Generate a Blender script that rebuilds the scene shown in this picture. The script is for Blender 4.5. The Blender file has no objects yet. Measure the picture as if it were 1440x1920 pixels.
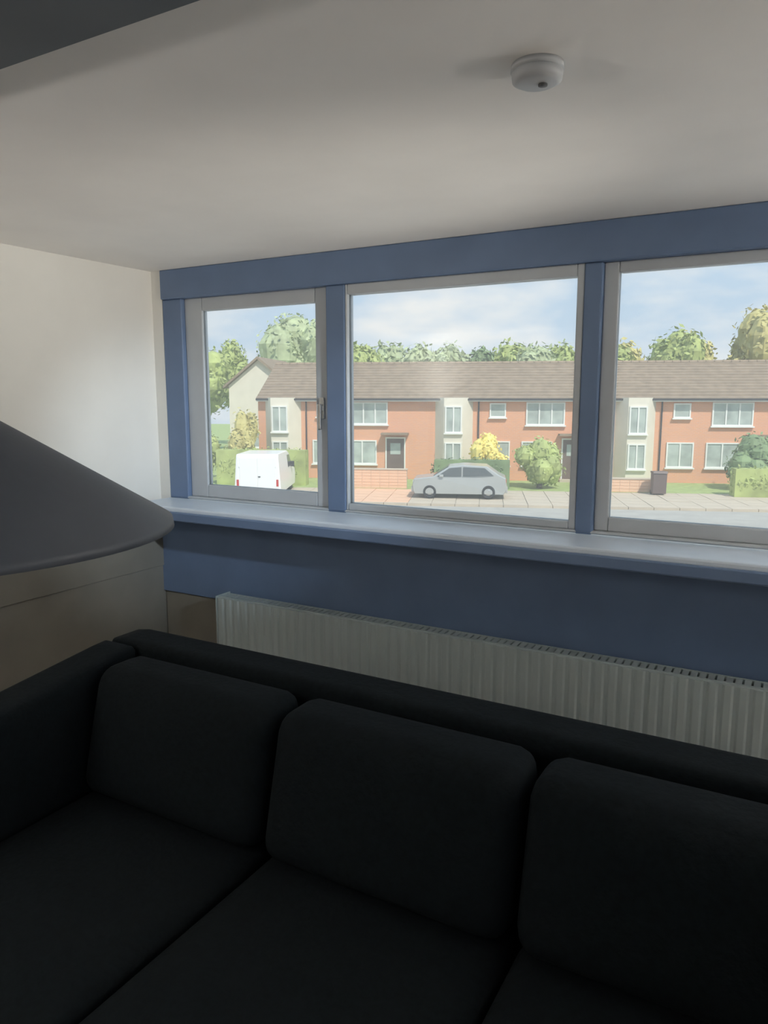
import bpy, bmesh, math, random
from mathutils import Vector, Matrix
random.seed(7)
S = bpy.context.scene
COL = S.collection
PI = math.pi

# ---------------------------------------------------------------- camera
F = 1390.0                                     # focal length in pixels of a 1440 x 1920 frame
cd = bpy.data.cameras.new('camera')
cd.sensor_fit = 'VERTICAL'; cd.sensor_height = 36.0; cd.lens = 36.0 * F / 1920.0
cd.clip_start = 0.02; cd.clip_end = 500
cam = bpy.data.objects.new('camera', cd); COL.objects.link(cam)
cam.location = (0, 0, 1.7)
cam.rotation_euler = (PI / 2 - math.atan(215 / 1390), 0, math.radians(29.4))
S.camera = cam

# ---------------------------------------------------------------- sky, sun, exposure
W = bpy.data.worlds.new('sky'); S.world = W; W.use_nodes = True
nt = W.node_tree; nt.nodes.clear()
def N(t, **k):
    n = nt.nodes.new(t)
    for a, b in k.items(): setattr(n, a, b)
    return n
tc = N('ShaderNodeTexCoord'); sep = N('ShaderNodeSeparateXYZ')
nt.links.new(tc.outputs['Generated'], sep.inputs[0])
rmp = N('ShaderNodeValToRGB')
e = rmp.color_ramp.elements
e[0].position = 0.0; e[0].color = (0.64, 0.76, 0.88, 1)
e[1].position = 0.45; e[1].color = (0.44, 0.70, 1.0, 1)
nt.links.new(sep.outputs['Z'], rmp.inputs[0])
noi = N('ShaderNodeTexNoise'); noi.inputs['Scale'].default_value = 6.5; noi.inputs['Detail'].default_value = 6
mp = N('ShaderNodeMapping'); mp.inputs['Scale'].default_value = (1, 1, 2.6); mp.inputs['Location'].default_value = (0.35, 0.1, 0.4)
nt.links.new(tc.outputs['Generated'], mp.inputs[0]); nt.links.new(mp.outputs[0], noi.inputs['Vector'])
cr = N('ShaderNodeValToRGB'); cr.color_ramp.elements[0].position = 0.44; cr.color_ramp.elements[1].position = 0.68
nt.links.new(noi.outputs['Fac'], cr.inputs[0])
mx = N('ShaderNodeMix', data_type='RGBA')
mx.inputs['B'].default_value = (0.98, 0.98, 0.97, 1)
nt.links.new(cr.outputs[0], mx.inputs['Factor']); nt.links.new(rmp.outputs[0], mx.inputs['A'])
bg = N('ShaderNodeBackground'); bg.inputs['Strength'].default_value = 1.0
nt.links.new(mx.outputs['Result'], bg.inputs['Color'])
wo = N('ShaderNodeOutputWorld'); nt.links.new(bg.outputs[0], wo.inputs[0])

sl = bpy.data.lights.new('sun', 'SUN'); sl.energy = 3.8; sl.angle = math.radians(1.5); sl.color = (1, 0.95, 0.86)
sun = bpy.data.objects.new('sun', sl); COL.objects.link(sun)
sun.rotation_euler = Vector((-0.80 * 0.643, 0.60 * 0.643, -0.766)).to_track_quat('-Z', 'Y').to_euler()

UP_FILL = 40.0                                  # watts of each unseen fill light added to the room (its builder reads this)

TILT_FILL = 270.0                                  # watts of the unseen lamp added to brighten the ceiling
SPOT = 320.0                                    # watts of the unseen spot added to lighten the left wall

S.view_settings.view_transform = 'Standard'; S.view_settings.look = 'None'
S.view_settings.gamma = 1; S.view_settings.use_curve_mapping = False
S.view_settings.exposure = 0.0

# ---------------------------------------------------------------- materials
def srgb(r, g, b):
    f = lambda c: (c / 255) / 12.92 if c <= 10 else (((c / 255) + 0.055) / 1.055) ** 2.4
    return (f(r), f(g), f(b), 1)
def mat(name, c, rough=0.6, vary=0.08, scale=8.0, bump=0.0, metal=0.0, spec=0.5, stretch=(1, 1, 1)):
    m = bpy.data.materials.new(name); m.use_nodes = True
    t = m.node_tree; b = t.nodes['Principled BSDF']
    b.inputs['Roughness'].default_value = rough; b.inputs['Metallic'].default_value = metal
    b.inputs['Specular IOR Level'].default_value = spec
    co = t.nodes.new('ShaderNodeTexCoord'); ma = t.nodes.new('ShaderNodeMapping')
    ma.inputs['Scale'].default_value = stretch
    t.links.new(co.outputs['Object'], ma.inputs[0])
    n = t.nodes.new('ShaderNodeTexNoise'); n.inputs['Scale'].default_value = scale; n.inputs['Detail'].default_value = 5
    t.links.new(ma.outputs[0], n.inputs['Vector'])
    r = t.nodes.new('ShaderNodeValToRGB')
    r.color_ramp.elements[0].position = 0.3; r.color_ramp.elements[1].position = 0.7
    r.color_ramp.elements[0].color = (*[max(0, x * (1 - vary)) for x in c[:3]], 1)
    r.color_ramp.elements[1].color = (*[min(1, x * (1 + vary)) for x in c[:3]], 1)
    t.links.new(n.outputs['Fac'], r.inputs[0]); t.links.new(r.outputs[0], b.inputs['Base Color'])
    if bump:
        bp = t.nodes.new('ShaderNodeBump'); bp.inputs['Strength'].default_value = bump; bp.inputs['Distance'].default_value = 0.01
        t.links.new(n.outputs['Fac'], bp.inputs['Height']); t.links.new(bp.outputs[0], b.inputs['Normal'])
    return m
def brick_mat(name, c1, c2, mortar):
    m = mat(name, c1, 0.85)
    t = m.node_tree; b = t.nodes['Principled BSDF']
    co = [n for n in t.nodes if n.type == 'TEX_COORD'][0]
    sp = t.nodes.new('ShaderNodeSeparateXYZ'); cb = t.nodes.new('ShaderNodeCombineXYZ'); ad = t.nodes.new('ShaderNodeMath')
    t.links.new(co.outputs['Object'], sp.inputs[0])
    t.links.new(sp.outputs[0], ad.inputs[0]); t.links.new(sp.outputs[1], ad.inputs[1])
    t.links.new(ad.outputs[0], cb.inputs[0]); t.links.new(sp.outputs[2], cb.inputs[1])
    k = t.nodes.new('ShaderNodeTexBrick'); k.inputs['Scale'].default_value = 1.0
    k.inputs['Brick Width'].default_value = 0.225; k.inputs['Row Height'].default_value = 0.075; k.inputs['Mortar Size'].default_value = 0.006
    k.inputs['Color1'].default_value = c1; k.inputs['Color2'].default_value = c2; k.inputs['Mortar'].default_value = mortar
    t.links.new(cb.outputs[0], k.inputs['Vector']); t.links.new(k.outputs['Color'], b.inputs['Base Color'])
    return m
def glass_mat(name, tint=(1, 1, 1, 1)):
    m = bpy.data.materials.new(name); m.use_nodes = True
    t = m.node_tree; t.nodes.clear()
    tr = t.nodes.new('ShaderNodeBsdfTransparent'); tr.inputs[0].default_value = tint
    gl = t.nodes.new('ShaderNodeBsdfGlossy'); gl.inputs['Roughness'].default_value = 0.02
    fr = t.nodes.new('ShaderNodeFresnel'); fr.inputs[0].default_value = 1.3
    ms = t.nodes.new('ShaderNodeMixShader'); o = t.nodes.new('ShaderNodeOutputMaterial')
    t.links.new(fr.outputs[0], ms.inputs[0]); t.links.new(tr.outputs[0], ms.inputs[1]); t.links.new(gl.outputs[0], ms.inputs[2])
    tl = t.nodes.new('ShaderNodeBsdfTranslucent'); tl.inputs[0].default_value = (0.95, 0.95, 0.92, 1)   # pale veil added to wash out the view
    m2 = t.nodes.new('ShaderNodeMixShader'); m2.inputs[0].default_value = 0.10
    t.links.new(ms.outputs[0], m2.inputs[1]); t.links.new(tl.outputs[0], m2.inputs[2])
    t.links.new(m2.outputs[0], o.inputs[0])
    return m

M = {}
M['ceiling'] = mat('ceiling paint', (0.82, 0.80, 0.77, 1), 0.9, 0.03, 3, 0.15)
M['wall'] = mat('wall paint', (0.80, 0.79, 0.75, 1), 0.9, 0.03, 3, 0.1)
M['floor'] = mat('floor laminate', (0.30, 0.22, 0.15, 1), 0.45, 0.2, 5, 0, stretch=(1, 12, 1))
M['slate'] = mat('slate blue paint', (0.14, 0.205, 0.335, 1), 0.42, 0.06, 6)
M['sash'] = mat('grey window sash', (0.48, 0.51, 0.54, 1), 0.4, 0.04, 6)
M['sill'] = mat('pale grey window board', (0.64, 0.72, 0.82, 1), 0.35, 0.05, 5)
M['taupe'] = mat('dark taupe wall shade', (0.20, 0.19, 0.165, 1), 0.6, 0.08, 5)  # dark tone standing in for shade low on the walls
M['beam'] = mat('charcoal beam paint', (0.11, 0.125, 0.14, 1), 0.6, 0.1, 4)
M['radiator'] = mat('grey green radiator enamel', (0.40, 0.465, 0.475, 1), 0.45, 0.04, 5)
M['chrome'] = mat('chrome', (0.7, 0.7, 0.7, 1), 0.2, 0.02, 5, 0, 1.0)
M['black'] = mat('black sofa fabric', (0.005, 0.0078, 0.0098, 1), 0.9, 0.25, 60, 0.25, spec=0.15)
M['blackwood'] = mat('black wood', (0.01, 0.01, 0.01, 1), 0.5, 0.1, 10)
M['shade'] = mat('charcoal lamp metal', (0.085, 0.096, 0.118, 1), 0.55, 0.08, 8)
M['alarm'] = mat('grey alarm plastic', (0.45, 0.46, 0.47, 1), 0.5, 0.03, 8)
M['alarm_dark'] = mat('dark alarm vent', (0.12, 0.12, 0.12, 1), 0.6, 0.03, 8)
M['glass'] = glass_mat('window glass', (0.97, 0.98, 0.98, 1))
M['brick'] = brick_mat('orange brick', (0.76, 0.35, 0.19, 1), (0.70, 0.34, 0.21, 1), (0.68, 0.48, 0.36, 1))
M['pavingbrick'] = brick_mat('peach wall brick', (0.82, 0.52, 0.34, 1), (0.76, 0.42, 0.28, 1), (0.6, 0.5, 0.4, 1))
M['tile'] = mat('brown roof tile', (0.28, 0.21, 0.145, 1), 0.8, 0.16, 2.5)
M['render'] = mat('white render', (0.74, 0.69, 0.58, 1), 0.8, 0.04, 2)
M['upvc'] = mat('white window plastic', (0.80, 0.80, 0.76, 1), 0.35, 0.02, 2)
M['pane'] = mat('curtained window pane', (0.42, 0.47, 0.43, 1), 0.12, 0.25, 1.3)
M['door'] = mat('dark brown door', (0.16, 0.11, 0.09, 1), 0.4, 0.1, 3)
M['asphalt'] = mat('pale asphalt', (0.42, 0.40, 0.36, 1), 0.9, 0.08, 1.5)
M['paving'] = mat('beige paving', (0.54, 0.46, 0.36, 1), 0.9, 0.08, 1.0)
M['drivepaving'] = mat('peach drive paving', (0.76, 0.48, 0.32, 1), 0.9, 0.1, 1.0)
M['bounce_ground'] = mat('pale concrete', (0.74, 0.73, 0.70, 1), 0.9, 0.06, 1.0)
M['grass'] = mat('grass', (0.34, 0.42, 0.16, 1), 0.9, 0.2, 3)
M['leaf'] = mat('olive leaves', (0.38, 0.44, 0.15, 1), 0.7, 0.3, 1.2)
M['leaf_pale'] = mat('pale green leaves', (0.41, 0.47, 0.27, 1), 0.7, 0.3, 1.2)
M['leaf_dark'] = mat('dark green leaves', (0.20, 0.28, 0.13, 1), 0.7, 0.3, 1.2)
M['leaf_gold'] = mat('golden leaves', (0.52, 0.46, 0.18, 1), 0.7, 0.25, 1.2)
M['blossom'] = mat('yellow blossom', (0.90, 0.74, 0.22, 1), 0.7, 0.15, 2)
M['bark'] = mat('bark', (0.20, 0.15, 0.11, 1), 0.9, 0.2, 8)
M['van'] = mat('white van paint', (0.85, 0.85, 0.84, 1), 0.25, 0.01, 2)
M['silver'] = mat('silver car paint', (0.46, 0.47, 0.45, 1), 0.25, 0.02, 2, 0, 0.3)
M['carglass'] = mat('dark car glass', (0.10, 0.11, 0.11, 1), 0.08, 0.05, 2)
M['rubber'] = mat('tyre rubber', (0.03, 0.03, 0.03, 1), 0.8, 0.1, 6)
M['hub'] = mat('wheel metal', (0.5, 0.5, 0.5, 1), 0.35, 0.05, 6, 0, 0.8)
M['trimblack'] = mat('black plastic', (0.04, 0.04, 0.045, 1), 0.6, 0.05, 6)
M['lamp_red'] = mat('red tail lamp', (0.5, 0.03, 0.02, 1), 0.25, 0.05, 6)
M['lamp_clear'] = mat('clear headlamp', (0.7, 0.72, 0.72, 1), 0.12, 0.05, 6)
M['bin'] = mat('dark bin plastic', (0.14, 0.10, 0.09, 1), 0.55, 0.05, 5)

# ---------------------------------------------------------------- mesh helpers
class MB:
    def __init__(s): s.v = []; s.f = []
    def add(s, vs, fs):
        o = len(s.v); s.v += [tuple(p) for p in vs]; s.f += [tuple(i + o for i in f) for f in fs]; return s
    def box(s, x0, x1, y0, y1, z0, z1):
        vs = [(x, y, z) for z in (z0, z1) for y in (y0, y1) for x in (x0, x1)]
        return s.add(vs, [(0, 2, 3, 1), (4, 5, 7, 6), (0, 1, 5, 4), (2, 6, 7, 3), (0, 4, 6, 2), (1, 3, 7, 5)])
    def prism(s, prof, a0, a1, axis='x'):      # prof: 2D points, extruded along axis
        n = len(prof); vs = []
        for a in (a0, a1):
            for p, q in prof:
                vs.append({'x': (a, p, q), 'y': (p, a, q), 'z': (p, q, a)}[axis])
        fs = [tuple(range(n))[::-1], tuple(range(n, 2 * n))]
        fs += [(i, (i + 1) % n, n + (i + 1) % n, n + i) for i in range(n)]
        return s.add(vs, fs)
    def lathe(s, prof, cx=0, cy=0, n=48, axis='z', close=False):   # prof: (r, h)
        vs = []; fs = []; k = len(prof)
        for i in range(n):
            a = 2 * PI * i / n
            for r, h in prof:
                c, d = r * math.cos(a), r * math.sin(a)
                vs.append((cx + c, cy + d, h) if axis == 'z' else (cx + c, h, cy + d) if axis == 'y' else (h, cx + c, cy + d))
        for i in range(n):
            j = (i + 1) % n
            for q in range(k if close else k - 1):
                q2 = (q + 1) % k
                fs.append((i * k + q, j * k + q, j * k + q2, i * k + q2))
        return s.add(vs, fs)
    def tube(s, pts, r, n=10):
        pts = [Vector(p) for p in pts]; vs = []; fs = []
        for i, p in enumerate(pts):
            d = (pts[min(i + 1, len(pts) - 1)] - pts[max(i - 1, 0)]).normalized()
            a = d.orthogonal().normalized() if i == 0 else (pa - d * pa.dot(d)).normalized()
            pa = a; b = d.cross(a)
            rr = r[i] if isinstance(r, (list, tuple)) else r
            vs += [p + a * rr * math.cos(2 * PI * k / n) + b * rr * math.sin(2 * PI * k / n) for k in range(n)]
        for i in range(len(pts) - 1):
            fs += [(i * n + k, i * n + (k + 1) % n, (i + 1) * n + (k + 1) % n, (i + 1) * n + k) for k in range(n)]
        fs += [tuple(range(n))[::-1], tuple(range((len(pts) - 1) * n, len(pts) * n))]
        return s.add(vs, fs)
    def cushion(s, x0, x1, y0, y1, z0, z1, r=0.05, crown=0.02, n=12):
        bm = bmesh.new(); bmesh.ops.create_cube(bm, size=2)
        bmesh.ops.subdivide_edges(bm, edges=bm.edges[:], cuts=n, use_grid_fill=True)
        h = Vector(((x1 - x0) / 2, (y1 - y0) / 2, (z1 - z0) / 2)); c = Vector(((x0 + x1) / 2, (y0 + y1) / 2, (z0 + z1) / 2))
        vs = []
        for v in bm.verts:
            u = v.co
            # pack more points near the rounded rims
            w = Vector([math.copysign(1 - (1 - abs(t)) ** 1.6, t) for t in u])
            p = Vector([w[i] * h[i] for i in range(3)])
            q = Vector([max(-(h[i] - r), min(h[i] - r, p[i])) for i in range(3)])
            d = p - q
            if d.length > 1e-6: p = q + d.normalized() * r
            ax = min(range(3), key=lambda i: h[i]); o = [i for i in range(3) if i != ax]
            p[ax] += math.copysign(crown, p[ax]) * max(0, 1 - w[o[0]] ** 2) * max(0, 1 - w[o[1]] ** 2) * min(1, abs(p[ax]) / (h[ax] * 0.8))
            vs.append(p + c)
        bm.verts.index_update()
        fs = [tuple(v.index for v in f.verts) for f in bm.faces]; bm.free()
        return s.add(vs, fs)
    def build(s, name, m, parent=None, smooth=False, bevel=0.0, loc=None):
        me = bpy.data.meshes.new(name); me.from_pydata(s.v, [], s.f); me.update()
        bm = bmesh.new(); bm.from_mesh(me); bmesh.ops.recalc_face_normals(bm, faces=bm.faces[:]); bm.to_mesh(me); bm.free()
        me.materials.append(M[m])
        if smooth:
            for p in me.polygons: p.use_smooth = True
        o = bpy.data.objects.new(name, me); COL.objects.link(o)
        if parent: o.parent = parent
        if loc: o.location = loc
        if bevel:
            b = o.modifiers.new('bevel', 'BEVEL'); b.width = bevel; b.segments = 2; b.limit_method = 'ANGLE'
        return o
def tag(o, label=None, cat=None, group=None, kind=None):
    for k, v in (('label', label), ('category', cat), ('group', group), ('kind', kind)):
        if v: o[k] = v
    return o
def empty(name, loc=(0, 0, 0), rz=0.0):
    o = bpy.data.objects.new(name, None); o.empty_display_size = 0.1; COL.objects.link(o)
    o.location = loc; o.rotation_euler.z = rz
    return o
def copy_tree(o, parent=None):
    c = o.copy(); COL.objects.link(c); c.parent = parent
    for ch in list(o.children): copy_tree(ch, c)
    return c
def box(name, m, b, parent=None, bevel=0.0): return MB().box(*b).build(name, m, parent, bevel=bevel)
def struct(name, m, b, bevel=0.0): return tag(box(name, m, b, None, bevel), kind='structure')

# ================================================================ ROOM
H = 2.34; XL = -3.0; XR = 2.3; YF = 2.87; YB = -2.3; TH = 0.25
struct('floor', 'floor', (XL - TH, XR + TH, YB - TH, YF + TH, -0.15, 0))
struct('ceiling', 'ceiling', (XL - TH, XR + TH, YB - TH, YF + TH, H, H + 0.2))
struct('wall_left', 'wall', (XL - TH, XL, YB, YF + TH, 0, H))
struct('wall_back', 'wall', (XL - TH, XR + TH, YB - TH, YB, 0, H))
WX1 = 1.10                                       # right end of the window
tag(MB().box(XL, XR, YF, YF + TH, 0, 1.13).box(WX1 + 0.06, XR, YF, YF + TH, 1.13, H)
    .box(XL, -2.93, YF, YF + TH, 1.13, H).build('wall_front', 'wall'), kind='structure')
tag(MB().box(XR, XR + TH, 0.7, YF + TH, 0, H).box(XR, XR + TH, YB, -1.7, 0, H).box(XR, XR + TH, -1.7, 0.7, 2.12, H)
    .build('wall_right', 'wall'), kind='structure')
for nm, b in (('baseboard_left', (XL, XL + 0.018, YB, YF, 0, 0.12)), ('baseboard_front', (XL + 0.018, XR, YF - 0.018, YF, 0, 0.12)),
              ('baseboard_back', (XL + 0.018, XR, YB, YB + 0.018, 0, 0.12)), ('baseboard_right', (XR - 0.018, XR, 0.75, YF - 0.018, 0, 0.12))):
    struct(nm, 'sill', b, 0.004)
tag(MB().prism([(0.33, H), (0.33, 2.215), (0.345, 2.2), (0.785, 2.2), (0.80, 2.215), (0.80, H)], XL, XR, 'x').build('trim_1', 'beam'), kind='structure')

# glazed door in the right wall, out of the picture: added to let more daylight in
d1 = tag(empty('fill_door_1', (XR, -0.5, 0)), kind='structure')
for y0, y1 in ((-1.2, -1.14), (1.14, 1.2), (-0.03, 0.03)): box('frame_post', 'slate', (0.08, 0.16, y0, y1, 0, 2.12), d1)
for z0, z1 in ((0, 0.06), (2.06, 2.12)): box('frame_rail', 'slate', (0.08, 0.16, -1.14, 1.14, z0, z1), d1)
for y0, y1 in ((-1.14, -0.03), (0.03, 1.14)): box('pane', 'glass', (0.115, 0.121, y0, y1, 0.06, 2.06), d1)

wl = bpy.data.objects['wall_left']; wf = bpy.data.objects['wall_front']
box('wall_shade_band', 'taupe', (XL, XL + 0.03, YB + 0.02, YF - 0.002, 0.80, 1.12), wl, 0.004)  # added dark panels, in place of shade on the lower walls
for i in range(5):
    y = YB + 0.02 + i * 1.03
    box('wall_shade_panel', 'taupe', (XL, XL + 0.022, y + 0.004, y + 1.026, 0.12, 0.80), wl, 0.005)
box('wall_shade_panel', 'taupe', (XL + 0.025, WX1, YF - 0.02, YF, 0.12, 0.655), wf, 0.005)

# window
w1 = tag(empty('window_1', (0, YF, 0)), kind='structure')
w1['label'] = 'wide three-light window in a slate blue frame above the radiator'
def wp(name, m, x0, x1, z0, z1, y0=0.0, y1=0.12, bevel=0.006, parent=w1):
    return box(name, m, (x0, x1, y0, y1, z0, z1), parent, bevel)
wp('frame_head', 'slate', -2.93, WX1 + 0.06, 2.195, H, -0.012, 0.07)
wp('frame_jamb', 'slate', -2.93, -2.80, 1.17, 2.195, 0, 0.07)
wp('frame_jamb', 'slate', WX1 - 0.04, WX1 + 0.06, 1.17, 2.195, 0, 0.07)
wp('mullion', 'slate', -1.92, -1.82, 1.17, 2.195, 0, 0.07)
wp('mullion', 'slate', -0.757, -0.690, 1.17, 2.195, 0, 0.07)
wp('frame_rail', 'sash', -2.93, WX1 + 0.06, 1.172, 1.185, 0.0, 0.08)
for k, (x0, x1, s0, s1) in enumerate(((-2.80, -1.92, 0.115, 0.075), (-1.82, -0.757, 0.012, 0.028), (-0.690, WX1 - 0.04, 0.055, 0.07))):
    zb, zt = 1.185, 2.195; rb = (0.065, 0.030, 0.055)[k]; rt_h = (0.065, 0.045, 0.04)[k]
    for nm, b in (('sash_stile', (x0, x0 + s0, zb, zt)), ('sash_stile', (x1 - s1, x1, zb, zt)),
                  ('sash_rail', (x0 + s0, x1 - s1, zb, zb + rb)), ('sash_rail', (x0 + s0, x1 - s1, zt - rt_h, zt))):
        wp(nm, 'sash', *b, *((0.025, 0.068) if k != 1 else (0.004, 0.06)), 0.005)
    wp('pane', 'glass', x0 + s0, x1 - s1, zb + rb, zt - rt_h, *((0.038, 0.052) if k != 1 else (0.022, 0.040)), 0)
    if k == 1: continue                          # the middle light is fixed
    hx = x1 - s1 * 0.5
    hd = MB().box(hx - 0.013, hx + 0.013, 0.013, 0.025, 1.60, 1.70).build('handle_plate', 'chrome', w1, bevel=0.003)
    box('handle_lever', 'chrome', (hx - 0.009, hx + 0.009, -0.012, 0.004, 1.55, 1.67), hd, 0.004)
    box('handle_neck', 'chrome', (hx - 0.008, hx + 0.008, 0.004, 0.013, 1.64, 1.66), hd)
wp('window_board', 'sill', -2.93, WX1 + 0.10, 1.145, 1.172, -0.27, 0.0, 0.008)
wp('apron_panel', 'slate', -2.99, WX1 + 0.10, 0.66, 1.145, -0.03, 0.0, 0.004)
wp('board_nosing', 'slate', -2.94, WX1 + 0.11, 1.105, 1.150, -0.278, -0.262, 0.006)

# ================================================================ RADIATOR
rd = tag(empty('radiator', (-1.45, YF - 0.10, 0)), 'long low grey green panel radiator under the window behind the black sofa', 'radiator')
x0, x1, zb, zt = -1.035, 1.9, 0.14, 0.715
prof = [(x0, -0.055)]; n = 60; st_ = (x1 - x0) / n
for i in range(n):
    a = x0 + i * st_
    prof += [(a + st_ * 0.12, -0.055), (a + st_ * 0.28, -0.061), (a + st_ * 0.72, -0.061), (a + st_ * 0.88, -0.055)]
prof += [(x1, -0.055), (x1, -0.043), (x0, -0.043)]
MB().prism(prof, zb, zt, 'z').build('front_panel', 'radiator', rd)
box('back_panel', 'radiator', (x0, x1, 0.03, 0.042, zb, zt), rd)
for a, b in ((x0 - 0.004, x0), (x1, x1 + 0.004)): box('side_panel', 'radiator', (a, b, -0.062, 0.045, zb + 0.01, zt + 0.008), rd)
g = MB()
for i in range(100):
    a = x0 + 0.01 + i * (x1 - x0 - 0.02) / 100
    g.box(a, a + 0.022, -0.035, 0.024, zt - 0.004, zt + 0.002)
g.box(x0, x1, -0.043, -0.033, zt - 0.01, zt + 0.004).box(x0, x1, 0.022, 0.03, zt - 0.01, zt + 0.004)
g.build('top_grille', 'radiator', rd)
MB().tube([(x0 + 0.05, 0, 0.0), (x0 + 0.05, 0, zb + 0.03)], 0.009).build('pipe', 'chrome', rd, True)
MB().lathe([(0.0, 0.05), (0.016, 0.05), (0.016, 0.10), (0.012, 0.125), (0, 0.125)], x0 + 0.05, 0.0, 20).build('valve', 'chrome', rd, True)
for x in (x0 + 0.4, x1 - 0.4): box('bracket', 'radiator', (x - 0.02, x + 0.02, 0.042, 0.075, 0.3, 0.5), rd)

# ================================================================ SOFA (its back to the window)
so = tag(empty('sofa', (-0.80, 1.33, 0)), 'large black fabric sofa with square arms, its back to the window', 'sofa')
SX0, SX1, SY0, SY1, ZT = -1.30, 1.19, -0.56, 0.555, 0.86     # local box
MB().cushion(SX0, SX1, SY1 - 0.16, SY1, 0.08, ZT, 0.03, 0.0).build('backrest', 'black', so, True)
def arm(xa, xb):
    m = MB().cushion(xa, xb, SY0, SY1 - 0.162, 0.08, ZT, 0.03, 0.0)
    m.v = [(x, y, z - (0.075 * max(0, (SY1 - 0.2 - y)) / 0.6 if z > 0.5 else 0)) for x, y, z in m.v]
    return m.build('arm', 'black', so, True)
arm(SX0, SX0 + 0.16); arm(SX1 - 0.16, SX1)
box('seat_base', 'black', (SX0 + 0.162, SX1 - 0.162, SY0 + 0.03, SY1 - 0.162, 0.08, 0.28), so, 0.015)
cw = (SX1 - SX0 - 0.33) / 3
for i in range(3):
    a = SX0 + 0.165 + i * cw
    MB().cushion(a + 0.004, a + cw - 0.004, SY0, SY1 - 0.32, 0.282, 0.45, 0.045, 0.02).build('seat_cushion', 'black', so, True)
    m = MB().cushion(a + 0.006, a + cw - 0.006, SY1 - 0.36, SY1 - 0.17, 0.455, ZT - 0.012, 0.06, 0.025)
    m.v = [(x, y - 0.10 * (0.85 - z) / 0.4 + 0.03 * 0, z) for x, y, z in m.v]
    m.build('back_cushion', 'black', so, True)
for x in (SX0 + 0.08, SX1 - 0.08):
    for y in (SY0 + 0.08, SY1 - 0.08): MB().lathe([(0, 0), (0.018, 0), (0.026, 0.085), (0, 0.085)], x, y, 16).build('foot', 'blackwood', so)

# ================================================================ ARC FLOOR LAMP with a wide dark shade
LX, LY = -1.03, 0.575
fl = tag(empty('floor_lamp', (-2.55, 0.55, 0)), 'dark conical metal lamp shade hanging from an arc floor lamp before the left wall', 'floor lamp')
bx, by = -2.55, 0.55
MB().lathe([(0, 0), (0.17, 0), (0.17, 0.025), (0.16, 0.035), (0, 0.035)], 0, 0, 40).build('base', 'shade', fl, True)
pts = [(0, 0, 0.035), (0, 0, 0.6), (0, 0, 1.2), (0.02, 0, 1.6)]
for i in range(1, 13):
    t = i / 12; pts.append((0.02 + (LX - bx - 0.02) * t, (LY - by) * t, 1.6 + 0.42 * math.sin(PI * (0.10 + 0.80 * t)) - 0.13 + 0.16 * t * (1 - t)))
MB().tube(pts, 0.011).build('arc_pole', 'shade', fl, True)
ex, ey, ez = pts[-1]
MB().tube([(ex, ey, ez), (ex, ey, 1.69)], 0.006, 8).build('drop_rod', 'shade', fl, True)
SZ = 1.512
MB().lathe([(0.02, 1.712), (0.036, 1.700), (0.312, SZ + 0.012), (0.314, SZ), (0.308, SZ), (0.306, SZ + 0.010), (0.034, 1.692), (0.018, 1.700)],
           LX - bx, LY - by, 72, close=True).build('lamp_shade', 'shade', fl, True)
MB().lathe([(0, 1.69), (0.022, 1.69), (0.022, 1.62), (0.03, 1.60), (0.03, 1.575), (0.018, 1.555), (0, 1.552)], LX - bx, LY - by, 20).build('bulb', 'lamp_clear', fl, True)

# ================================================================ SMOKE ALARM
sa = tag(empty('smoke_alarm', (-0.505, 1.505, H)), 'small round grey smoke alarm fixed on the ceiling', 'smoke alarm')
MB().lathe([(0, 0), (0.050, 0), (0.052, -0.012), (0, -0.012)], 0, 0, 40).build('base_plate', 'alarm', sa, True)
MB().lathe([(0.046, -0.012), (0.050, -0.016), (0.048, -0.030), (0.036, -0.036), (0, -0.038)], 0, 0, 40).build('cover', 'alarm', sa, True)
MB().lathe([(0.0, -0.0375), (0.009, -0.0380), (0.009, -0.041), (0, -0.042)], 0.012, 0.0, 16).build('test_button', 'alarm_dark', sa, True)

# ================================================================ FILL LAMPS added outside the picture to brighten ceiling and walls
def fill_uplight(x, y, watts, lab):  # fill light on a stand, added out of view to lift the room
    ul = tag(empty('fill_uplight', (x, y, 0)), lab, 'floor lamp')
    MB().lathe([(0, 0), (0.14, 0), (0.14, 0.02), (0, 0.03)], 0, 0, 32).build('base', 'shade', ul, True)
    MB().tube([(0, 0, 0.02), (0, 0, 1.5)], 0.012).build('pole', 'shade', ul, True)
    MB().lathe([(0.012, 1.48), (0.03, 1.5), (0.15, 1.60), (0.155, 1.60), (0.03, 1.492), (0.012, 1.47)], 0, 0, 40, close=True).build('bowl', 'shade', ul, True)
    ld = bpy.data.lights.new('fill_uplight_bulb', 'AREA'); ld.shape = 'DISK'; ld.size = 0.2; ld.energy = watts; ld.color = (1.0, 0.955, 0.90)
    lo = bpy.data.objects.new('fill_uplight_bulb', ld); COL.objects.link(lo); lo.parent = ul; lo.location = (0, 0, 1.585); lo.rotation_euler = (PI, 0, 0)
fill_uplight(1.85, 2.3, UP_FILL, 'added fill light on a slim floor stand right of the sofa, beside the window')
fill_uplight(-2.6, -0.6, UP_FILL, 'added fill light on a slim floor stand by the left wall, behind the arc lamp')
fs = tag(empty('fill_lamp', (2.0, 1.65, 0)), 'added fill lamp on a short stand, its head tilted up towards the ceiling by the window', 'floor lamp')  # added out of view to brighten the ceiling near the window
MB().lathe([(0, 0), (0.15, 0), (0.15, 0.02), (0, 0.03)], 0, 0, 32).build('base', 'shade', fs, True)
MB().tube([(0, 0, 0.02), (0, 0, 0.52)], 0.012).build('pole', 'shade', fs, True)
aim = Vector((-2.5, 2.35, 2.38)) - Vector((2.0, 1.65, 0.62)); q = aim.to_track_quat('-Z', 'Y')
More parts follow.
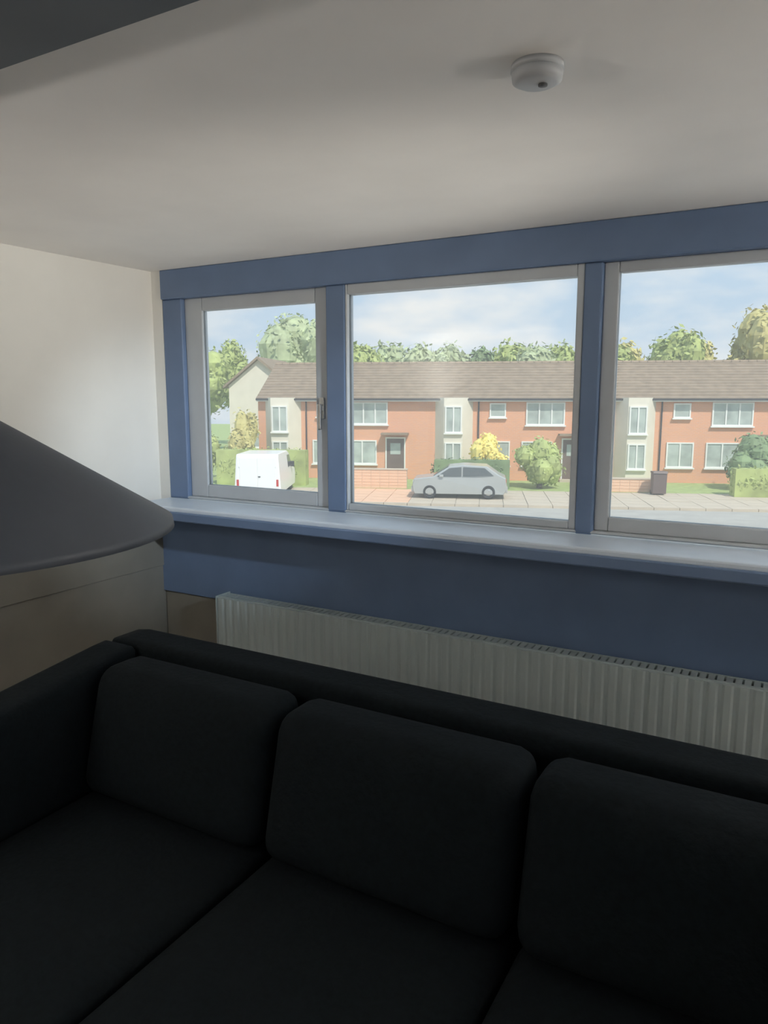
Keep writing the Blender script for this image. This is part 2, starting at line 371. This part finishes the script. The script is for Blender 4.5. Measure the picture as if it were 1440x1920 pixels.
hd = MB().lathe([(0, 0.09), (0.06, 0.09), (0.11, -0.07), (0.105, -0.07), (0.055, 0.08), (0, 0.08)], 0, 0, 32).build('lamp_head', 'shade', fs, True)
hd.location = (0, 0, 0.62); hd.rotation_euler = q.to_euler()
ld = bpy.data.lights.new('fill_lamp_bulb', 'SPOT'); ld.energy = TILT_FILL; ld.color = (1.0, 0.93, 0.82); ld.spot_size = math.radians(33); ld.spot_blend = 1.0; ld.shadow_soft_size = 0.07
lo = bpy.data.objects.new('fill_lamp_bulb', ld); COL.objects.link(lo); lo.parent = fs; lo.location = Vector((0, 0, 0.62)) + aim.normalized() * 0.06; lo.rotation_euler = q.to_euler()
sp = tag(empty('fill_spot', (1.2, 1.35, H)), 'added fill light in a small ceiling can, brightening the left wall', 'fill_spot')  # added out of view, its cool beam replaces daylight on the left wall
MB().lathe([(0, 0), (0.05, 0), (0.05, -0.02), (0, -0.02)], 0, 0, 24).build('mount', 'shade', sp, True)
MB().tube([(0, 0, -0.02), (0, 0, -0.10)], 0.008, 8).build('stem', 'shade', sp, True)
aim = Vector((-3.0, 2.92, 1.24)) - Vector((1.2, 1.35, H - 0.14)); q = aim.to_track_quat('-Z', 'Y')
can = MB().lathe([(0, 0.07), (0.038, 0.07), (0.04, 0.05), (0.04, -0.07), (0.036, -0.07), (0.036, 0.04), (0, 0.045)], 0, 0, 28).build('can', 'shade', sp, True)
can.location = (0, 0, -0.14); can.rotation_euler = q.to_euler()
ld = bpy.data.lights.new('fill_spot_bulb', 'SPOT'); ld.energy = SPOT; ld.color = (0.76, 0.89, 1.0); ld.spot_size = math.radians(24); ld.spot_blend = 1.0; ld.shadow_soft_size = 0.03
lo = bpy.data.objects.new('fill_spot_bulb', ld); COL.objects.link(lo); lo.parent = sp; lo.location = Vector((0, 0, -0.14)) + aim.normalized() * 0.03; lo.rotation_euler = q.to_euler()

# ================================================================ STREET  (u to the right, v away from the window)
A = math.radians(22); G = -2.7                   # ground lies 2.7 m below the room's floor
def P(u, v, z=G): return (u * math.cos(A) - v * math.sin(A), u * math.sin(A) + v * math.cos(A), z)
def thing(name, u, v, label, cat, group=None, rz=0.0): return tag(empty(name, P(u, v), A + rz), label, cat, group)
def ground(name, m, u0, u1, v0, v1, z0, z1):
    o = MB().box(u0, u1, v0, v1, z0, z1).build(name, m); o.rotation_euler.z = A; o.location.z = G
    return tag(o, kind='structure')
ground('lawn', 'grass', -70, 70, 35.6, 120, -0.3, 0.0)
ground('road', 'asphalt', -70, 70, 22, 30.8, -0.3, -0.10)
ground('near_ground', 'bounce_ground', -70, 70, 4, 22, -0.3, -0.02)  # unseen, made pale to bounce light up to the ceiling

def slab_row(u0, u1, v0, v1, nu, nv, name, m, drive):   # paving slabs, each its own piece
    root = tag(empty(name, P(0, 0), A), kind='structure')
    MB().box(u0, u1, v0, v1, -0.3, -0.035).build('bed', 'asphalt', root)
    du, dv = (u1 - u0) / nu, (v1 - v0) / nv
    me = None
    for i in range(nu):
        for j in range(nv):
            u, v = u0 + (i + 0.5) * du, v0 + (j + 0.5) * dv
            if me is None:
                o = MB().box(-du / 2 + 0.012, du / 2 - 0.012, -dv / 2 + 0.012, dv / 2 - 0.012, -0.035, 0).build('paving_slab', m, root); me = o.data
            else:
                o = bpy.data.objects.new('paving_slab', me); COL.objects.link(o); o.parent = root
            o.location = (u, v, random.uniform(-0.006, 0.006))
            if drive[0] < u < drive[1]: o.material_slots[0].link = 'OBJECT'; o.material_slots[0].material = M['drivepaving']
    return root
slab_row(-20, 20, 30.9, 35.6, 40, 5, 'pavement', 'paving', (-6.6, -3.1))
o = MB()
for i in range(60): o.box(-30 + i, -29.02 + i, 30.72, 30.9, -0.3, 0.01)
o = o.build('kerb', 'paving'); o.rotation_euler.z = A; o.location.z = G; tag(o, kind='structure')

# ---- terrace houses
def window(parent, u0, u1, z0, z1, v=0.0, nx=2, m='upvc'):
    f = MB(); t = 0.07
    f.box(u0, u1, v - 0.06, v + 0.02, z0, z0 + t).box(u0, u1, v - 0.06, v + 0.02, z1 - t, z1)
    for i in range(nx + 1):
        c = u0 + t / 2 + (u1 - u0 - t) * i / nx
        f.box(c - t / 2, c + t / 2, v - 0.06, v + 0.02, z0 + t, z1 - t)
    f.box(u0 - 0.06, u1 + 0.06, v - 0.14, v + 0.02, z0 - 0.07, z0)
    w = f.build('window', m, parent)
    for i in range(nx):
        a = u0 + t + (u1 - u0 - t) * i / nx; b = u0 + (u1 - u0 - t) * (i + 1) / nx
        box('pane', 'pane', (a, b, v - 0.02, v + 0.0, z0 + t, z1 - t), w)
    return w
EAVE = 4.40; RIDGE = 6.30; D = 7.6; UW = 9.34
def house(u, label, first=None):
    h = thing('terraced_house', u, 40, label, 'house', 'terraced houses across the street')
    MB().prism([(0, 0), (D, 0), (D, EAVE), (D / 2, RIDGE - 0.05), (0, EAVE)], 0.0, UW, 'x').build('brick_wall', 'brick', h)
    rf = MB(); nrow = 13                          # overlapping tile courses, front and back
    for sgn in (0, 1):
        for i in range(nrow):
            a, b = i / nrow, (i + 1.12) / nrow
            pa, pb = (-0.35 + a * (D / 2 + 0.35), EAVE - 0.12 + a * (RIDGE - EAVE + 0.12)), (-0.35 + b * (D / 2 + 0.35), EAVE - 0.12 + b * (RIDGE - EAVE + 0.12))
            q = [(pa[0], pa[1] + 0.05), (pa[0], pa[1] + 0.10), (pb[0], pb[1] + 0.055), (pb[0], pb[1] + 0.02)]
            if sgn: q = [(D - x, z) for x, z in q]
            rf.prism(q, 0, UW, 'x')
    r = rf.build('roof', 'tile', h)
    rt_ = None
    for i in range(21):
        if rt_ is None:
            rt_ = MB().prism([(D / 2 - 0.14, RIDGE + 0.03), (D / 2 - 0.08, RIDGE + 0.14), (D / 2 + 0.08, RIDGE + 0.14), (D / 2 + 0.14, RIDGE + 0.03)], 0, UW / 21 - 0.015, 'x').build('ridge_tile', 'tile', r); k = rt_
        else:
            k = bpy.data.objects.new('ridge_tile', rt_.data); COL.objects.link(k); k.parent = r
        k.location.x = i * UW / 21
    box('gutter', 'trimblack', (0, UW, -0.42, -0.32, EAVE - 0.16, EAVE - 0.06), h)
    box('fascia', 'upvc', (0, UW, -0.32, -0.29, EAVE - 0.22, EAVE - 0.04), h)
    MB().tube([(2.72, -0.06, 0.1), (2.72, -0.06, EAVE - 0.1)], 0.04, 8).build('downpipe', 'trimblack', h)
    b = MB().prism([(0.42, 0), (0.92, -0.75), (1.92, -0.75), (2.42, 0)], 0, EAVE - 0.02, 'z').build('bay', 'render', h)
    window(b, 0.98, 1.86, 2.55, 3.95, -0.76, 2); window(b, 0.98, 1.86, 0.75, 2.05, -0.76, 2)
    window(h, 3.30, 4.15, 3.35, 4.10, -0.01, 1); window(h, 3.05, 4.40, 0.8, 2.1, -0.01, 2)
    window(h, 5.20, 7.20, 2.95, 4.15, -0.01, 3); window(h, 5.00, 6.60, 0.8, 2.1, -0.01, 2)
    dr = box('door', 'door', (7.15, 8.1, -0.05, 0.02, 0.15, 2.2), h)
    box('door_frame', 'upvc', (7.08, 7.15, -0.07, 0.02, 0.1, 2.27), dr); box('door_frame', 'upvc', (8.1, 8.17, -0.07, 0.02, 0.1, 2.27), dr); box('door_frame', 'upvc', (7.15, 8.1, -0.07, 0.02, 2.2, 2.27), dr)
    box('door_pane', 'pane', (7.35, 7.9, -0.065, -0.04, 1.35, 1.95), dr)
    box('doorstep', 'paving', (7.0, 8.3, -0.5, -0.05, 0, 0.13), h)
    box('porch_roof', 'tile', (6.9, 8.35, -0.7, -0.01, 2.42, 2.52), h)
    return h
U0 = -2.85
h0 = house(U0, 'brick terraced house straight across, behind the yellow blossoming shrub')
for k, lab in ((-1, 'brick terraced house at the left end of the row, behind the white van'),
               (1, 'brick terraced house seen through the right-hand pane, second from the right end'),
               (2, 'brick terraced house at the right end of the row')):
    c = copy_tree(h0); c.location = P(U0 + k * UW, 40); c['label'] = lab

# pale gabled house farther off on the left
gh = thing('gabled_house', -17.0, 49.2, 'pale rendered house with its gable end to us, left of the brick terrace', 'house')
MB().prism([(0, 0), (4.2, 0), (4.2, 5.2), (2.1, 6.9), (0, 5.2)], 0, 7, 'y').build('rendered_wall', 'render', gh)
for s in (0, 1):
    q = [(-0.3, 5.0), (-0.3, 5.15), (2.1, 7.10), (2.1, 6.92)]
    MB().prism(q if not s else [(4.2 - x, z) for x, z in q], -0.3, 7.3, 'y').build('roof_slope', 'tile', gh)
window(gh, 2.6, 3.8, 3.3, 4.5, -0.01, 2); window(gh, 1.4, 2.8, 1.0, 2.2, -0.01, 2)

# ---- trees and shrubs
def leaves(mb, blobs, n, size):
    for _ in range(n):
        cx, cy, cz, rx, ry, rz = random.choice(blobs)
        a = Vector((random.gauss(0, 1), random.gauss(0, 1), random.gauss(0, 1))).normalized()
        k = random.uniform(0.72, 1.06)
        c = Vector((cx + a.x * rx * k, cy + a.y * ry * k, cz + a.z * rz * k))
        d = (a + Vector((random.gauss(0, .5), random.gauss(0, .5), random.gauss(0, .5)))).normalized()
        t = d.orthogonal().normalized(); t.rotate(Matrix.Rotation(random.uniform(0, 6.28), 3, d)); b = d.cross(t)
        s = size * random.uniform(0.6, 1.3)
        mb.add([c - t * s, c + b * s * 0.5, c + t * s, c - b * s * 0.5], [(0, 1, 2, 3)])
def core(mb, blobs):
    for cx, cy, cz, rx, ry, rz in blobs:
        pr = [(0, -1), (0.6, -0.8), (0.95, -0.3), (0.95, 0.3), (0.6, 0.8), (0, 1)]
        n = 10; vs = []; fs = []
        for i in range(n):
            for r, h in pr:
                w = random.uniform(0.72, 0.9)
                vs.append((cx + rx * r * w * math.cos(2 * PI * i / n), cy + ry * r * w * math.sin(2 * PI * i / n), cz + rz * h * 0.85))
        for i in range(n):
            for q in range(5): fs.append((i * 6 + q, ((i + 1) % n) * 6 + q, ((i + 1) % n) * 6 + q + 1, i * 6 + q + 1))
        mb.add(vs, fs)
def plant(name, u, v, w, h, lab, cat, m, group=None, trunk=True, n=1500, size=0.16, nb=7, dep=None):
    t = thing(name, u, v, lab, cat, group)
    z0 = h * 0.30 if trunk else 0.0; blobs = []
    dep = dep or w
    for i in range(nb):
        a = 2 * PI * i / nb + random.uniform(-.4, .4); q = random.uniform(0.25, 0.62)
        rz = (h - z0) * random.uniform(0.22, 0.32); cz = random.uniform(z0 + rz, h - rz)
        blobs.append((w / 2 * q * math.cos(a), dep / 2 * q * math.sin(a), cz, w * 0.24, dep * 0.24, rz))
    blobs.append((0, 0, h - (h - z0) * 0.3, w * 0.27, dep * 0.27, (h - z0) * 0.3)); blobs.append((0, 0, z0 + (h - z0) * 0.35, w * 0.36, dep * 0.36, (h - z0) * 0.33))
    mb = MB(); core(mb, blobs); leaves(mb, blobs, n, size)
    mb.build('foliage', m, t)
    MB().tube([(0, 0, 0), (w * .01, 0, h * 0.3), (-w * .02, 0, h * 0.62)], [w * 0.045 + .02, w * 0.03 + .015, 0.02], 8).build('trunk', 'bark', t)
    return t
gt = 'trees behind the terrace'
plant('garden_tree', -15.6, 62.5, 8.0, 11.6, 'tall pale green tree rising above the pale gabled house', 'tree', 'leaf_pale', None, True, 2600, 0.22)
plant('garden_tree', -22.5, 58, 7.0, 8.3, 'olive green tree at the far left behind the gabled house', 'tree', 'leaf', None, True, 2200, 0.22)
plant('garden_tree', -8.9, 54, 5.0, 8.4, 'olive tree behind the left end of the terrace roof', 'tree', 'leaf', gt, True, 2200, 0.22)
for u, w, h, m, lab in ((-4.2, 4.4, 8.2, 'leaf_pale', 'pale round tree above the roof at the left of the middle pane'),
                        (-0.1, 3.6, 8.1, 'leaf_dark', 'dark tree above the roof of the house straight across'),
                        (4.0, 4.4, 8.2, 'leaf_pale', 'broad pale tree above the roof at the right of the middle pane'),
                        (8.6, 4.4, 8.3, 'leaf', 'olive tree behind the roof just right of the second mullion'),
                        (13.2, 4.6, 9.2, 'leaf', 'olive taller tree above the roof in the right-hand pane'),
                        (18.3, 5.4, 10.6, 'leaf_gold', 'tall golden olive tree at the right edge of the picture'),
                        (24.5, 6.0, 8.6, 'leaf', 'olive tree behind the right end of the terrace')):
    plant('garden_tree', u, 54, w, h, lab, 'tree', m, gt, True, 2000, 0.22)
for i, (u, w, h, m) in enumerate(((-22.6, 4.4, 9.6, 'leaf'), (-7.3, 4.6, 9.0, 'leaf_pale'), (-2.6, 4.4, 9.0, 'leaf_pale'), (2.0, 4.4, 9.0, 'leaf'), (6.6, 4.4, 8.9, 'leaf'), (11.2, 4.4, 9.0, 'leaf_gold'), (16.0, 4.6, 9.6, 'leaf_gold'))):
    plant('garden_tree', u, 67 if i == 0 else 62.5, w, h, ('olive tree far behind the gabled house, at its left', 'pale tree in the back row, just right of the first mullion', 'pale tree in the back row, left of the dark tree',
          'olive tree in the back row, right of the dark tree', 'olive tree in the back row, behind the second mullion', 'olive tree in the back row, left part of the right-hand pane',
          'golden tree in the back row, middle of the right-hand pane')[i], 'tree', m, gt, True, 1800, 0.24)
plant('tall_shrub', -12.6, 38.3, 2.0, 3.9, 'tall golden shrub between the van and the gabled house', 'shrub', 'leaf_gold', None, False, 1100, 0.12)
plant('tall_shrub', -15.0, 38.9, 1.9, 3.0, 'rounded olive shrub at the far left beyond the van', 'shrub', 'leaf', None, False, 900, 0.12)
plant('blossom_shrub', 0.42, 38.2, 2.1, 2.75, 'yellow blossoming shrub in front of the house straight across', 'shrub', 'blossom', None, False, 1300, 0.09)
plant('round_shrub', 2.9, 36.8, 2.6, 2.55, 'round green shrub right of the yellow blossom', 'shrub', 'leaf', None, False, 1200, 0.10)
plant('round_shrub', 12.9, 37.4, 3.2, 2.8, 'large dark green shrub low at the right edge of the picture', 'shrub', 'leaf_dark', None, False, 1300, 0.11)
def hedge(u0, u1, v, d, h, lab, m):
    t = thing('hedge', (u0 + u1) / 2, v, lab, 'hedge'); L = u1 - u0
    bl = [(-L / 2 + 0.4 + i * 0.55, 0, h * 0.5, 0.5, d / 2, h * 0.5) for i in range(int((L - 0.5) / 0.55) + 1)]
    mb = MB(); mb.box(-L / 2 + .08, L / 2 - .08, -d / 2 + .1, d / 2 - .1, 0, h * 0.93); leaves(mb, bl, int(450 * L), 0.08)
    mb.build('foliage', m, t)
    s = MB()
    for i in range(int(L / 0.6)): s.tube([(-L / 2 + 0.3 + i * 0.6, 0, 0), (-L / 2 + 0.3 + i * 0.6, 0, h * 0.5)], 0.02, 6)
    s.build('stems', 'bark', t)
hedge(-13.4, -8.6, 36.6, 0.9, 1.9, 'clipped green hedge behind the white van', 'leaf')
hedge(-2.3, 1.5, 36.3, 0.7, 1.5, 'low dark hedge behind the silver car', 'leaf_dark')
hedge(11.2, 15.4, 34.9, 0.9, 1.35, 'low bright green hedge at the right edge of the picture', 'leaf')

# ---- low brick garden walls: each brick a piece
def garden_wall(u0, u1, v, h, lab, cap=True):
    t = thing('garden_wall', u0, v, lab, 'wall'); bw, bh = 0.44, 0.15
    nb = int((u1 - u0) / bw); rows = int(h / bh); L = nb * bw
    box('mortar', 'paving', (0, L, 0.015, 0.20, 0, rows * bh), t)
    me = None
    for j in range(rows):
        for i in range(nb):
            if me is None: o = MB().box(0.008, bw - 0.008, 0, 0.215, 0.008, bh - 0.008).build('brick', 'pavingbrick', t); me = o.data
            else: o = bpy.data.objects.new('brick', me); COL.objects.link(o); o.parent = t
            o.location = (i * bw, random.uniform(-.004, .004), j * bh)
    box('coping', 'paving', (-0.03, L + 0.03, -0.03, 0.245, rows * bh, rows * bh + 0.07), t, 0.01)
garden_wall(-6.6, -3.1, 35.7, 0.95, 'low peach brick garden wall left of the silver car')
garden_wall(5.2, 8.6, 35.7, 0.62, 'low peach brick garden wall seen at the left of the right-hand pane')

# ---- vehicles
def wheel(parent, x, y, r, w):
    o = MB().lathe([(r * 0.62, -w / 2), (r * 0.94, -w / 2), (r, -w * 0.3), (r, w * 0.3), (r * 0.94, w / 2), (r * 0.62, w / 2)], 0, 0, 28, axis='y', close=True).build('wheel', 'rubber', parent, True)
    o.location = (x, y, r)
    h = MB().lathe([(0, -w * 0.42), (r * 0.25, -w * 0.45), (r * 0.64, -w * 0.36), (r * 0.64, w * 0.36), (r * 0.25, w * 0.45), (0, w * 0.42)], 0, 0, 20, axis='y').build('hub_cap', 'hub', o, True)
def loft(prof, half, tuck):                       # side profile (x, z) swept across, sides leaning in above the belt line
    mb = MB(); n = len(prof); vs = []
    ys = (-1, -0.93, 0.93, 1)
    for k in ys:
        for x, z in prof:
            f = 1 - tuck * max(0, z - 0.9)
            e_ = 0.03 if abs(k) == 1 else 0
            cx = sum(p[0] for p in prof) / n
            vs.append((x - math.copysign(e_, x - cx), k * half * f, z - (0.03 if e_ and z > 0.6 else 0)))
    fs = [tuple(range(n))[::-1], tuple(range(3 * n, 4 * n))]
    for s in range(3): fs += [(s * n + i, s * n + (i + 1) % n, (s + 1) * n + (i + 1) % n, (s + 1) * n + i) for i in range(n)]
    return mb.add(vs, fs)
car = thing('hatchback_car', -0.9, 33.2, 'silver hatchback parked at the kerb in front of the low dark hedge', 'car')
prof = [(-2.02, 0.35), (-2.05, 0.62), (-1.98, 0.86), (-1.15, 0.96), (-0.45, 1.40), (0.2, 1.47), (1.2, 1.43), (1.75, 1.05), (2.02, 0.92), (2.06, 0.4), (1.95, 0.22), (-1.95, 0.22)]
loft(prof, 0.87, 0.22).build('body', 'silver', car)
for s in (-1, 1):
    for nm, q in (('front_side_window', [(-0.98, 0.97), (-0.42, 1.34), (0.10, 1.39), (0.10, 0.99)]), ('rear_side_window', [(0.17, 0.99), (0.17, 1.39), (1.10, 1.36), (1.50, 1.03)])):
        vs = []
        for dy in (0, 0.012):
            for x, z in q: vs.append((x, s * (0.87 * (1 - 0.22 * (z - 0.9)) + dy - 0.002), z))
        MB().add(vs, [(0, 1, 2, 3), (7, 6, 5, 4)] + [(i, (i + 1) % 4, 4 + (i + 1) % 4, 4 + i) for i in range(4)]).build(nm, 'carglass', car)
    box('door_mirror', 'silver', (-0.86, -0.68, s * 0.9 - 0.06, s * 0.9 + 0.06, 0.96, 1.07), car, 0.02)
    box('headlamp', 'lamp_clear', (-2.03, -1.80, s * 0.68 - 0.13, s * 0.68 + 0.13, 0.68, 0.80), car, 0.02)
    box('tail_lamp', 'lamp_red', (1.88, 2.05, s * 0.70 - 0.1, s * 0.70 + 0.1, 0.72, 0.9), car, 0.02)
    for x in (-1.28, 1.28): wheel(car, x, s * 0.77, 0.30, 0.22)
box('windscreen', 'carglass', (-0.02, 0.02, -0.66, 0.66, -0.38, 0.38), car).location = (-0.80, 0, 1.195)
car.children[-1].rotation_euler = (0, math.radians(57.5), 0)
box('front_bumper', 'silver', (-2.10, -1.9, -0.80, 0.80, 0.28, 0.52), car, 0.03); box('rear_bumper', 'silver', (1.92, 2.11, -0.80, 0.80, 0.28, 0.56), car, 0.03)

van = thing('delivery_van', -9.85, 33.4, 'white van parked with its closed rear doors towards us, low in the left-hand pane', 'van', None, math.radians(-84))
prof = [(-2.15, 0.45), (-2.2, 0.75), (-2.08, 1.0), (-1.45, 1.18), (-0.75, 1.86), (-0.4, 1.95), (2.15, 1.97), (2.2, 1.85), (2.2, 0.4), (2.1, 0.25), (-2.05, 0.25)]
loft(prof, 1.02, 0.10).build('body', 'van', van)
o = box('windscreen', 'carglass', (-0.014, 0.014, -0.76, 0.76, -0.40, 0.40), van); o.location = (-1.115, 0, 1.51); o.rotation_euler = (0, math.radians(45.8), 0)
box('grille', 'trimblack', (-2.215, -2.16, -0.45, 0.45, 0.66, 0.86), van, 0.01); box('front_bumper', 'trimblack', (-2.26, -2.1, -0.9, 0.9, 0.3, 0.56), van, 0.03)
box('door_handle', 'trimblack', (2.222, 2.245, 0.03, 0.13, 0.95, 1.0), van, 0.005); box('rear_bumper', 'trimblack', (2.1, 2.27, -0.9, 0.9, 0.27, 0.40), van, 0.02)
for s in (-1, 1):
    box('headlamp', 'lamp_clear', (-2.2, -1.98, s * 0.72 - 0.16, s * 0.72 + 0.16, 0.76, 0.98), van, 0.03)
    box('door_mirror', 'trimblack', (-1.05, -0.9, s * 1.06 - 0.09, s * 1.06 + 0.09, 1.15, 1.4), van, 0.02)
    box('tail_lamp', 'lamp_red', (2.12, 2.215, s * 0.87 - 0.05, s * 0.87 + 0.05, 0.55, 0.85), van, 0.01)
    box('rear_door', 'van', (2.185, 2.222, min(s * 0.008, s * 0.78), max(s * 0.008, s * 0.78), 0.42, 1.80), van, 0.012)
    box('hinge', 'van', (2.19, 2.228, s * 0.80 - 0.03, s * 0.80 + 0.03, 1.4, 1.5), van, 0.005)
    q = [(-1.3, 1.2), (-0.72, 1.74), (-0.15, 1.76), (-0.15, 1.2)]; vs = []
    for dy in (0, 0.012):
        for x, z in q: vs.append((x, s * (1.02 * (1 - 0.10 * (z - 0.9)) + dy - 0.002), z))
    MB().add(vs, [(0, 1, 2, 3), (7, 6, 5, 4)] + [(i, (i + 1) % 4, 4 + (i + 1) % 4, 4 + i) for i in range(4)]).build('side_window', 'carglass', van)
    for x in (-1.35, 1.35): wheel(van, x, s * 0.84, 0.33, 0.22)

# ---- wheelie bin
bn = thing('wheelie_bin', 8.1, 35.0, 'dark brown wheelie bin on the pavement seen through the right-hand pane', 'bin')
MB().prism([(-0.24, 0.06), (0.24, 0.06), (0.29, 0.98), (-0.29, 0.98)], -0.30, 0.30, 'x').build('body', 'bin', bn, bevel=0.02)
MB().prism([(-0.33, 0.985), (0.33, 0.985), (0.30, 1.06), (-0.28, 1.09)], -0.32, 0.32, 'x').build('lid', 'bin', bn, bevel=0.015)
MB().tube([(-0.28, 0.37, 0.98), (0.28, 0.37, 0.98)], 0.018, 8).build('handle', 'bin', bn)
for x in (-0.27, 0.27): MB().lathe([(0, x - 0.03), (0.10, x - 0.03), (0.10, x + 0.03), (0, x + 0.03)], 0.22, 0.10, 16, axis='x').build('wheel', 'rubber', bn)
